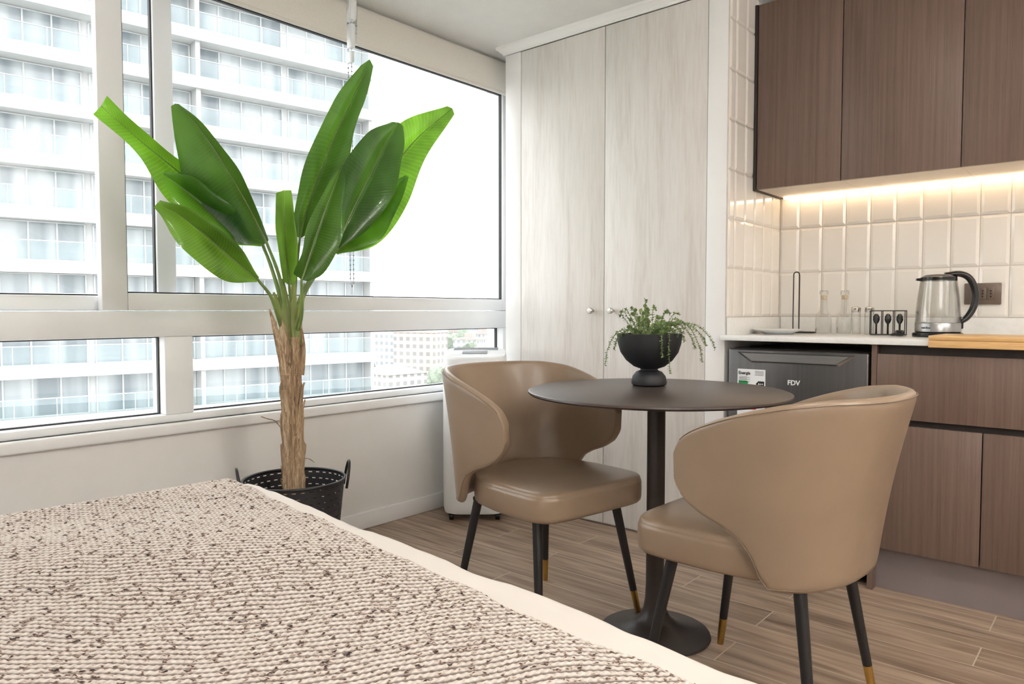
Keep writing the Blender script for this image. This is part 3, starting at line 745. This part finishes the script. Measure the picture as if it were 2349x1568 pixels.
leaf([(608,560),(530,552),(440,475),(408,365),(393,243)], [(612,556),(568,470),(514,378),(458,294),(402,238)], [(616,550),(584,460),(534,372),(476,292),(410,238)],
     -2.20, -2.24, -.08, .06, M_leafD, [(660,765,X0),(654,700,-2.26),(640,630,-2.23),(612,556,-2.20)])
leaf([(595,635),(552,570),(480,502),(425,474),(368,459)], [(592,641),(530,592),(460,530),(405,488),(360,467)], [(588,647),(515,642),(425,578),(382,512),(353,475)],
     -2.18, -2.16, .06, .07, M_leafM, [(655,775,X0+.01),(640,730,-2.25),(622,680,-2.21),(592,641,-2.18)])
leaf([(650,645),(637,560),(632,500),(634,442)], [(664,655),(656,580),(652,510),(651,436)], [(680,645),(684,580),(677,500),(669,436)],
     -2.27, -2.27, .06, .05, M_leafM, [(668,765,X0),(670,720,X0),(664,655,-2.27)], wav=.002)
leaf([(680,542),(672,500),(688,420),(721,325),(768,225),(828,150)], [(688,546),(704,480),(734,395),(768,310),(812,220),(848,136)], [(698,542),(744,480),(788,400),(812,310),(838,230),(857,152)],
     -2.30, -2.35, .07, .07, M_leafD, [(668,765,X0),(674,700,X0),(680,620,-2.30),(688,546,-2.30)])
leaf([(765,570),(800,470),(852,360),(920,280),(1026,243)], [(770,578),(838,505),(890,405),(952,322),(1038,248)], [(775,583),(870,558),(934,465),(985,350),(1043,262)],
     -2.36, -2.46, .06, .07, M_leafB, [(678,765,X0),(684,710,X0),(710,650,-2.31),(770,578,-2.36)])
leaf([(764,574),(800,510),(862,440),(930,402)], [(768,579),(828,530),(885,470),(934,403)], [(774,583),(855,562),(908,492),(938,406)],
     -2.30, -2.32, .05, .05, M_leafB, [(678,765,X0),(686,710,X0),(712,650,-2.29),(768,579,-2.30)])
leaf([(764,572),(774,500),(784,395),(838,308),(900,279)], [(770,572),(800,500),(840,420),(880,340),(916,281)], [(780,568),(848,524),(905,435),(927,350),(925,289)],
     -2.23, -2.22, .07, .06, M_leafD, [(675,765,X0),(684,700,X0),(712,640,-2.26),(770,572,-2.23)])
leaf([(674,628),(688,588),(708,518),(742,438),(780,382)], [(692,642),(714,572),(738,500),(765,430),(786,378)], [(706,645),(750,620),(786,530),(793,450),(789,382)],
     -2.17, -2.15, .06, .06, M_leafS, [(678,770,X0+.01),(692,720,-2.23),(692,642,-2.17)])
for (poly, r0) in (([(655,790),(655,740),(655,690),(648,640)], .026), ([(680,790),(682,740),(690,700),(700,650)], .024), ([(668,800),(668,750),(672,700),(674,640)], .03), ([(662,790),(650,740),(640,700),(628,670)], .018)):
    c = catmull([on_x(x, y, X0+random.uniform(-.01, .012)) for x, y in poly], 16)
    MB().tube(c, [r0*(1-.78*(i/15)) for i in range(16)], 14).make('sheath', M_sheath, T)

# ------------------------------------------------------------------ portable air conditioner
T = thing('air_conditioner', (-2.455, 2.56, 0), 'white portable air conditioner on castors in the corner', 'air conditioner', rotz=math.radians(41))
b = MB(); rings = []
for sc, z in ((.86,.03),(.96,.036),(1.0,.06),(1,.4),(1,.68),(1,.745),(.985,.767),(.95,.778),(.8,.782),(0.001,.784)):
    ring = []
    for k in range(64):
        t = 2*pi*k/64; c, s_ = math.cos(t), math.sin(t)
        x = .153*sc*math.copysign(abs(c)**(2/4.5), c); y = .14*sc*math.copysign(abs(s_)**(2/4.5), s_)
        ring.append((x, y, z+(0.035*(y+.14)/.28 if z > .66 else 0)))
    rings.append(ring)
b.loft(rings).make('housing', M_plast, T, ang=50)
b = MB(); b.box(-.06,.06,-.03,.03,-.002,.003, bev=.001); b.xf(Matrix.Translation((0,-.03,.799)) @ Matrix.Rotation(math.atan(.125), 4, 'X')).make('control_panel', M_plastg, T)
b = MB()
for i in range(9): b.box(-.11,.11,.045+.008*i,.049+.008*i,-.001,.002)
b.xf(Matrix.Translation((0,.0,.799)) @ Matrix.Rotation(math.atan(.125), 4, 'X')).make('air_grille', M_plastg, T)
for sx in (-.11, .11):
    for sy in (-.10, .10):
        b = MB(); b.lathe([(0,-.011),(.016,-.011),(.0175,-.006),(.0175,.006),(.016,.011),(0,.011)], seg=20).xf(Matrix.Translation((sx, sy, .0175)) @ Matrix.Rotation(pi/2, 4, 'Y'))
        b.box(sx-.014, sx+.014, sy-.01, sy+.012, .022, .036, bev=.003); b.make('castor', M_blackg, T)

# ------------------------------------------------------------------ bed
BA = math.radians(-5.0)
T = thing('bed', (-1.82, .955, 0), 'low bed with white cotton sheet', 'bed', rotz=BA)
def soft(name, x0, x1, y0, y1, z0, z1, r, m):
    b = MB(); b.supere([(.97,z0),(1,z0+r*.4),(1.0,z1-r),(.997,z1-r*.5),(.99,z1-r*.18),(.975,z1-.002),(.9,z1),(.001,z1+.002)], (x1-x0)/2, (y1-y0)/2, 22, (x0+x1)/2, (y0+y1)/2, 0, 160)
    return b.make(name, m, T, ang=60)
soft('bed_base', .02, 1.98, -1.68, .02, .02, .27, .02, M_white)
soft('mattress', .0, 2.0, -1.7, .05, .27, .515, .06, M_sheet)
nx, ny = 200, 140; vs = []; R_ = .045; EY = .076
xs_ = np.linspace(-.25, 2.03, nx); ys_ = np.linspace(.33, -1.70, ny)
def wrap(s):
    if s <= -R_: return s, 0, 0
    a = (s+R_)/R_
    if a < pi/2: return -R_+R_*math.sin(a), R_*(1-math.cos(a)), a
    return 0, R_+(s+R_-R_*pi/2), pi/2
for y in ys_:
    for x in xs_:
        oy, dy, ay = wrap(y-EY); ox, dx_, ax = wrap(-x-.012)
        px, py = -.012-ox, EY+oy
        z = .538-dx_-dy
        nn = mn.noise(Vector((x*3, y*3, 0)))*.003
        edge_w = math.exp(-((y-EY+.03)/.06)**2)
        cre = (mn.noise(Vector((x*7, y*16, 3)))*.006+mn.noise(Vector((x*18, y*30, 8)))*.003)*edge_w
        ff = .005*math.sin(x*19+1.5*math.sin(x*7))*min(1, max(0, dy-.06)/.1)+mn.noise(Vector((x*4, 0, 5)))*.008*min(1, max(0, (y+.02)/.06))
        ff2 = .006*math.sin(y*24)*min(1, max(0, dx_-.06)/.1)
        z = max(z, .16)
        vs.append((px-ff2, py+ff, z+(nn if z > .5 else 0)+cre))
MB().add(vs, [(j*nx+i, j*nx+i+1, (j+1)*nx+i+1, (j+1)*nx+i) for j in range(ny-1) for i in range(nx-1)]).make('bed_sheet', M_sheet, T, ang=180)

def knit_mat():
    m, nt, b = newmat('speckled_knit')
    uv = N(nt, 'ShaderNodeUVMap'); sp = N(nt, 'ShaderNodeSeparateXYZ'); nt.links.new(uv.outputs[0], sp.inputs[0])
    def M(op, a, bb=None, c=None):
        n = N(nt, 'ShaderNodeMath', operation=op)
        for k, x in enumerate((a, bb, c)):
            if x is None: continue
            if isinstance(x, (int, float)): n.inputs[k].default_value = x
            else: nt.links.new(x, n.inputs[k])
        return n.outputs[0]
    u = sp.outputs[0]
    mp = N(nt, 'ShaderNodeMapping'); mp.inputs['Scale'].default_value = (1.9, .75, 1); nt.links.new(uv.outputs[0], mp.inputs[0])
    no = N(nt, 'ShaderNodeTexNoise'); no.inputs['Scale'].default_value = 1.0; no.inputs['Detail'].default_value = 2.5; no.inputs['Roughness'].default_value = .6
    nt.links.new(mp.outputs[0], no.inputs['Vector'])
    cr = N(nt, 'ShaderNodeValToRGB'); e = cr.color_ramp.elements
    e[0].position = .30; e[0].color = (*lin((232,225,217)), 1); e[1].position = .54; e[1].color = (*lin((216,206,196)), 1)
    for p, c in ((.590,(182,164,150)),(.615,(138,112,96)),(.638,(82,75,75)),(.662,(44,42,46))):
        x = e.new(p); x.color = (*lin(c), 1)
    nt.links.new(no.outputs[0], cr.inputs[0])
    fr = M('ABSOLUTE', M('SUBTRACT', M('FRACT', u), .5))        # 0 on the crest, .5 in the groove
    # chevron twist of the yarn along every rib
    tw = M('SINE', M('MULTIPLY', M('ADD', sp.outputs[1], M('MULTIPLY', fr, 1.6)), 6.283))
    tf = M('MULTIPLY_ADD', tw, .12, .12)
    twm = N(nt, 'ShaderNodeMix', data_type='RGBA'); twm.inputs['B'].default_value = (*lin((138,125,115)), 1)
    nt.links.new(tf, twm.inputs['Factor']); nt.links.new(cr.outputs[0], twm.inputs['A'])
    # shade in the grooves between the ribs, painted as a darker taupe
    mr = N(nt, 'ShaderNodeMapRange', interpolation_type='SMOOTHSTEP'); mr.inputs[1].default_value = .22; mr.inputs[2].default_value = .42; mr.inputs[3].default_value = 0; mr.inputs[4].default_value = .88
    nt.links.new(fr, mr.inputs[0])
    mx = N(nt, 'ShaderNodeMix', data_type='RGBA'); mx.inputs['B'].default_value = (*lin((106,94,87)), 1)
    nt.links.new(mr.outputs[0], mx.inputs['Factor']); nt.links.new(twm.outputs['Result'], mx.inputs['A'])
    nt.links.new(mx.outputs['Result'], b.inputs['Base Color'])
    b.inputs['Roughness'].default_value = .95; b.inputs['Specular IOR Level'].default_value = .1
    n3 = N(nt, 'ShaderNodeTexNoise'); n3.inputs['Scale'].default_value = 5; n3.inputs['Detail'].default_value = 4; nt.links.new(uv.outputs[0], n3.inputs['Vector'])
    bp = N(nt, 'ShaderNodeBump'); bp.inputs['Strength'].default_value = .5; bp.inputs['Distance'].default_value = .003
    nt.links.new(n3.outputs[0], bp.inputs['Height']); nt.links.new(bp.outputs[0], b.inputs['Normal'])
    return m
step = .0024; RIB = .0138; ST = .0095; TH = .0040
S_ = np.arange(-.30, 1.75, step); Tt = np.arange(-1.15, 0.0, step)
SS, TT = np.meshgrid(S_, Tt)
TT = TT+(.002-.040*np.clip(SS, 0, 2)+.004*np.sin(SS*14)+.003*np.sin(SS*37+1))*(1+TT/1.15)
al = math.radians(50+5)
r = SS*math.sin(al)-TT*math.cos(al); c = SS*math.cos(al)+TT*math.sin(al)
r = r+.014*np.sin(c*6+2*np.sin(r*4))+.0034*np.sin(c*31+r*17)+.0012*np.sin(c*83-r*41)
ru = r/RIB; cv = c/ST
row = np.floor(ru+.5)
crest = .5+.5*np.cos(2*pi*ru)
h_ = TH*(crest**.7)*(.78+.22*np.cos(2*pi*(cv+.37*row)))
dip = .014*np.sin(SS*5.1+TT*3)+.009*np.sin(SS*9-TT*7+1)+.013*np.sin(TT*8+SS*2)
Rb = .055; a = np.clip((-.012+Rb-SS)/Rb, 0, pi/2)
straight = np.maximum(0, (-.012+Rb-SS)-Rb*pi/2)
X_ = np.where(SS > -.012+Rb, SS, -.012+Rb-Rb*np.sin(a)); Z_ = .5515-Rb*(1-np.cos(a))-straight
nx_ = -np.sin(a); nz_ = np.cos(a)
off = h_+.010+dip*np.clip((SS-.02)/.15, 0, 1)*.6*np.clip(-TT/.15, .25, 1)
X_ = X_+nx_*(off+.002); Z_ = Z_+nz_*off
k = np.clip((TT.max(axis=0)[None, :]-TT)/.02, 0, 1); Z_ = Z_-(1-np.sqrt(k))*nz_*.018
ny_, nx2 = X_.shape
co3 = np.stack([X_, TT, Z_], -1).reshape(-1, 3).astype(np.float32)
idx = np.arange(ny_*nx2).reshape(ny_, nx2)
quads = np.stack([idx[:-1, :-1], idx[:-1, 1:], idx[1:, 1:], idx[1:, :-1]], -1).reshape(-1, 4)
me = bpy.data.meshes.new('blanket'); me.vertices.add(len(co3)); me.vertices.foreach_set('co', co3.ravel())
me.loops.add(quads.size); me.loops.foreach_set('vertex_index', quads.ravel().astype(np.int32))
me.polygons.add(len(quads)); me.polygons.foreach_set('loop_start', np.arange(0, quads.size, 4, dtype=np.int32))
me.update(calc_edges=True)
ul = me.uv_layers.new(name='UVMap'); uvv = np.stack([(ru+.5).reshape(-1), cv.reshape(-1)], -1).astype(np.float32)
ul.data.foreach_set('uv', uvv[quads.ravel()].ravel())
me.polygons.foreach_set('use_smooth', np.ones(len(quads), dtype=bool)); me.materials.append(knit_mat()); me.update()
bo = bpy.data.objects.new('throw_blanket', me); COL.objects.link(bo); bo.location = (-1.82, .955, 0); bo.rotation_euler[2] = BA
bo['label'] = 'chunky cream knitted throw with dark flecks spread on bed'; bo['category'] = 'blanket'

# ------------------------------------------------------------------ ceiling lamps and added fill uplighters (behind the viewpoint)
for (x, y) in ((-.4, 1.4), (1.0, 1.3), (.6, -.6)):
    T = thing('ceiling_lamp', (x, y, CZ), 'small round white surface ceiling lamp', 'lamp', group='ceiling lamps')
    MB().lathe([(0,-.001),(.05,-.001),(.055,-.01),(.052,-.04),(.045,-.042),(.045,-.03),(0,-.03)], seg=32).make('housing', M_plast, T)
    MB().lathe([(0,-.0305),(.044,-.0305),(.044,-.034),(0,-.034)], seg=32).make('diffuser', M_lamp, T)
    L = bpy.data.lights.new('lamp', 'AREA'); L.shape = 'DISK'; L.size = .09; L.energy = 5; L.color = (1, .95, .88)
    lo = bpy.data.objects.new('lamp_or_fill_light', L); COL.objects.link(lo); lo.parent = T; lo.location = (0, 0, -.046)
for (x, y, en) in ((1.5, -1.3, 58), (1.6, 1.6, 42)):  # invented uplighters, added to brighten the ceiling and fill the room
    T = thing('added_uplighter', (x, y, 0), 'added slim white uplighter for ceiling fill light', 'lamp', group='added fill uplighters')
    MB().lathe([(0,0),(.13,0),(.13,.012),(.02,.02),(0,.02)], seg=40).make('base', M_plast, T)
    MB().tube([(0,0,.02),(0,0,1.66)], .011, 16).make('pole', M_plast, T)
    MB().lathe([(.012,1.65),(.10,1.69),(.17,1.76),(.175,1.765),(.165,1.765),(.095,1.70),(0,1.68)], seg=40, caps=False).make('uplighter_shade', M_plast, T)
    L = bpy.data.lights.new('fill_uplight', 'AREA'); L.shape = 'DISK'; L.size = .28; L.energy = en; L.color = (1, .98, .955)
    lo = bpy.data.objects.new('lamp_or_fill_light', L); COL.objects.link(lo); lo.parent = T; lo.location = (0, 0, 1.775); lo.rotation_euler = (pi, 0, 0)

# ------------------------------------------------------------------ outside
M_con = mat('facade_white', (205,204,202), .8, nscale=1.5, namt=.03)
M_conb = mat('facade_wall', (190,190,190), .8, nscale=1, namt=.04)
M_frame = mat('facade_frame', (196,197,198), .5)
M_rail = glassmat('railing_glass', (.90,.94,.945), .045, fk=.12)
def panewin():
    m, nt, b = newmat('facade_glass'); tc = N(nt, 'ShaderNodeTexCoord')
    oi = N(nt, 'ShaderNodeObjectInfo')
    mp = N(nt, 'ShaderNodeMapping'); mp.inputs['Scale'].default_value = (1, 1.2, .1)
    ad = N(nt, 'ShaderNodeVectorMath', operation='ADD'); nt.links.new(tc.outputs['Object'], ad.inputs[0])
    cb = N(nt, 'ShaderNodeMath', operation='MULTIPLY'); cb.inputs[1].default_value = 40; nt.links.new(oi.outputs['Random'], cb.inputs[0])
    nt.links.new(cb.outputs[0], ad.inputs[1]); nt.links.new(ad.outputs[0], mp.inputs[0])
    no = N(nt, 'ShaderNodeTexNoise'); no.inputs['Scale'].default_value = .8; no.inputs['Detail'].default_value = 1.5; nt.links.new(mp.outputs[0], no.inputs['Vector'])
    cr = N(nt, 'ShaderNodeValToRGB'); e = cr.color_ramp.elements
    e[0].position = .36; e[0].color = (*lin((126,134,139)), 1); e[1].position = .62; e[1].color = (*lin((178,182,184)), 1)
    nt.links.new(no.outputs[0], cr.inputs[0]); nt.links.new(cr.outputs[0], b.inputs['Base Color'])
    b.inputs['Roughness'].default_value = .15
    return m
M_fg = panewin()
FA = math.radians(-9.2)
T = thing('apartment_building', (-41.2, 10.2, -30), 'tall white apartment block with glass-railed balconies', 'building', rotz=FA)
Y1 = 20.1; NB = 6; BW = 5.35; Y0 = Y1-NB*BW; KZ = 30.0
b = MB(); b.box(-14, -1.2, Y0, Y1, 0, 51.5)
for i in range(0, NB+1, 2):
    y = Y0+i*BW; b.box(-1.2, -.25, y-.12, y+.12, 18, 51)
b.make('facade', M_conb, T, smooth=False)
z0s = [.83+2.6*k for k in range(-5, 8)]
slab = None
for zk in z0s:
    if slab is None:
        slab = MB().box(-1.2, .05, Y0-.1, Y1+.15, -.5, 0).box(-.02, .07, Y0-.1, Y1+.17, -.56, .08).make('balcony_slab', M_con, T, smooth=False)
        rl_ = MB(); rl_.box(-.10, -.09, Y0, Y1, .10, 1.0, 0); rl_.box(-.11, -.05, Y0, Y1, 1.0, 1.04, 1)
        for i in range(int((Y1-Y0)/1.78)+1): rl_.box(-.10, -.06, Y0+i*1.783-.015, Y0+i*1.783+.015, 0, 1.0, 1)
        rail = rl_.make('balcony_railing', [M_rail, M_frame], T, smooth=False)
        wb = MB(); wb.box(-.02, .0, .2, 5.15, .06, 2.0, 1)
        for j in range(5): yy = .2+4.95*j/4; wb.box(-.02, .05, yy-.04, yy+.04, .02, 2.04, 0)
        wb.box(-.02, .05, .16, 5.19, 2.0, 2.06, 0); wb.box(-.02, .05, .16, 5.19, .0, .06, 0)
        win = wb.make('balcony_window', [M_frame, M_fg], T, smooth=False)
        cs, cr_ = slab, rail; first = True
    else:
        cs = slab.copy(); cr_ = rail.copy(); COL.objects.link(cs); COL.objects.link(cr_); first = False
    cs.location = (0, 0, zk+KZ); cr_.location = (0, 0, zk+KZ)
    for i in range(NB):
        if first and i == 0: o = win
        else: o = win.copy(); COL.objects.link(o)
        o.location = (-1.19, Y0+i*BW, zk+KZ)

M_gr = mat('city_ground', (162,164,159), .9, nscale=.02, namt=.1)  # distance haze is put into the pale ground colour
g_ = MB().box(-2500, 200, -800, 2600, -31, -30).make('ground', M_gr, smooth=False); g_['kind'] = 'structure'
def citymat(name, col, win):
    m, nt, b = newmat(name); tc = N(nt, 'ShaderNodeTexCoord')
    br = N(nt, 'ShaderNodeTexBrick'); br.offset = 0; br.inputs['Scale'].default_value = 1; br.inputs['Brick Width'].default_value = 3.2; br.inputs['Row Height'].default_value = 3.0; br.inputs['Mortar Size'].default_value = .75
    sx = N(nt, 'ShaderNodeSeparateXYZ'); nt.links.new(tc.outputs['Object'], sx.inputs[0])
    ad = N(nt, 'ShaderNodeMath', operation='ADD'); nt.links.new(sx.outputs[0], ad.inputs[0]); nt.links.new(sx.outputs[1], ad.inputs[1])
    cb = N(nt, 'ShaderNodeCombineXYZ'); nt.links.new(ad.outputs[0], cb.inputs[0]); nt.links.new(sx.outputs[2], cb.inputs[1]); nt.links.new(cb.outputs[0], br.inputs['Vector'])
    br.inputs['Color1'].default_value = (*lin(win), 1); br.inputs['Color2'].default_value = (*lin([x*.93 for x in win]), 1); br.inputs['Mortar'].default_value = (*lin(col), 1)
    nt.links.new(br.outputs['Color'], b.inputs['Base Color']); b.inputs['Roughness'].default_value = .8
    return m
cms = [citymat('city_white', (194,193,191), (146,151,156)), citymat('city_brick', (176,164,157), (142,139,136)), citymat('city_cream', (188,184,177), (148,147,145))]  # building colours lightened to carry the haze of distance
M_roof = mat('roof_tiles', (166,157,152), .8, nscale=.5)
rc = random.Random(3); used = []
def spot(r, D=None, X=None):
    for _ in range(500):
        D_ = D or rc.uniform(250, 950); X_p = X or rc.uniform(830, 1190)
        p = RT*((X_p-1175)/F_PX)*D_+FW*D_
        if all(math.hypot(p.x-q[0], p.y-q[1]) > r+q[2]+1 for q in used): used.append((p.x, p.y, r)); return p
        D = None
    return None
for i in range(64):
    wd, dp, ht = rc.uniform(12, 24), rc.uniform(10, 18), (rc.uniform(6, 12) if i % 3 else rc.uniform(12, 20))
    if i < 3: ht = (24, 22, 20)[i]
    p = spot(math.hypot(wd, dp)/2+1, (330, 300, 420, 560)[i] if i < 4 else None, (905, 965, 885, 1100)[i] if i < 4 else None)
    if p is None: continue
    T = thing('city_building', (p.x, p.y, -30), ('pale', 'brick', 'cream')[i % 3]+' distant city building seen through the window', 'building', rotz=rc.uniform(-.4, .4), group='distant city buildings')
    b = MB(); b.box(-wd/2, wd/2, -dp/2, dp/2, 0, ht); b.make('walls', cms[i % 3], T, smooth=False)
    if ht < 12:
        b = MB(); b.add([(-wd/2-.6,-dp/2-.6,ht),(wd/2+.6,-dp/2-.6,ht),(wd/2+.6,dp/2+.6,ht),(-wd/2-.6,dp/2+.6,ht),(-wd/4,0,ht+3),(wd/4,0,ht+3)], [(0,1,5,4),(1,2,5),(2,3,4,5),(3,0,4),(0,3,2,1)])
    else: b = MB().box(-wd/2-.3, wd/2+.3, -dp/2-.3, dp/2+.3, ht, ht+1).box(-wd/6, wd/6, -dp/6, dp/6, ht+1, ht+4)
    b.make('roof', M_roof, T, smooth=False)
M_tree = mat('tree_foliage', (130,139,124), .9, nscale=1, namt=.15)
M_tw = mat('tree_wood', (130,118,106), .9)
for i in range(34):
    sc = rc.uniform(3.5, 6); p = spot(sc*1.6)
    if p is None: continue
    T = thing('tree', (p.x, p.y, -30), 'distant leafy green street tree', 'tree', group='distant street trees')
    bm = bmesh.new(); bmesh.ops.create_icosphere(bm, subdivisions=3, radius=1)
    for v in bm.verts:
        n_ = mn.noise(v.co*1.7+Vector((i*3, 0, 0)))*.5+mn.noise(v.co*5)*.2; v.co *= (1+n_)*sc; v.co.z = v.co.z*1.1+sc*1.9
    b = MB(); bm.verts.index_update(); b.add([v.co[:] for v in bm.verts], [[v.index for v in f.verts] for f in bm.faces]); bm.free()
    b.make('crown', M_tree, T); MB().tube([(0,0,0),(0,0,sc*1.3)], [.5,.3], 8).make('trunk', M_tw, T)

# ------------------------------------------------------------------ world + portal
wd = bpy.data.worlds.new('world'); scene.world = wd; wd.use_nodes = True
nt = wd.node_tree; bg = nt.nodes['Background']
tc = N(nt, 'ShaderNodeTexCoord'); sp = N(nt, 'ShaderNodeSeparateXYZ'); nt.links.new(tc.outputs['Generated'], sp.inputs[0])
cr = N(nt, 'ShaderNodeValToRGB'); cr.color_ramp.elements[0].position = .0; cr.color_ramp.elements[0].color = (1,.995,.99,1); cr.color_ramp.elements[1].position = .8; cr.color_ramp.elements[1].color = (.93,.965,1,1)
nt.links.new(sp.outputs[2], cr.inputs[0]); nt.links.new(cr.outputs[0], bg.inputs[0]); bg.inputs[1].default_value = 3.4
pl = bpy.data.lights.new('window_portal', 'AREA'); pl.shape = 'RECTANGLE'; pl.size = 1.75; pl.size_y = 3.8; pl.cycles.is_portal = True
po = bpy.data.objects.new('window_portal', pl); COL.objects.link(po); po.location = (-2.84, 1.24, 1.43); po.rotation_euler = (0, -pi/2, 0)

scene.view_settings.view_transform = 'Standard'
scene.view_settings.look = 'None'
scene.view_settings.exposure = .48
for o in bpy.data.objects:
    if '_w' in o: del o['_w']
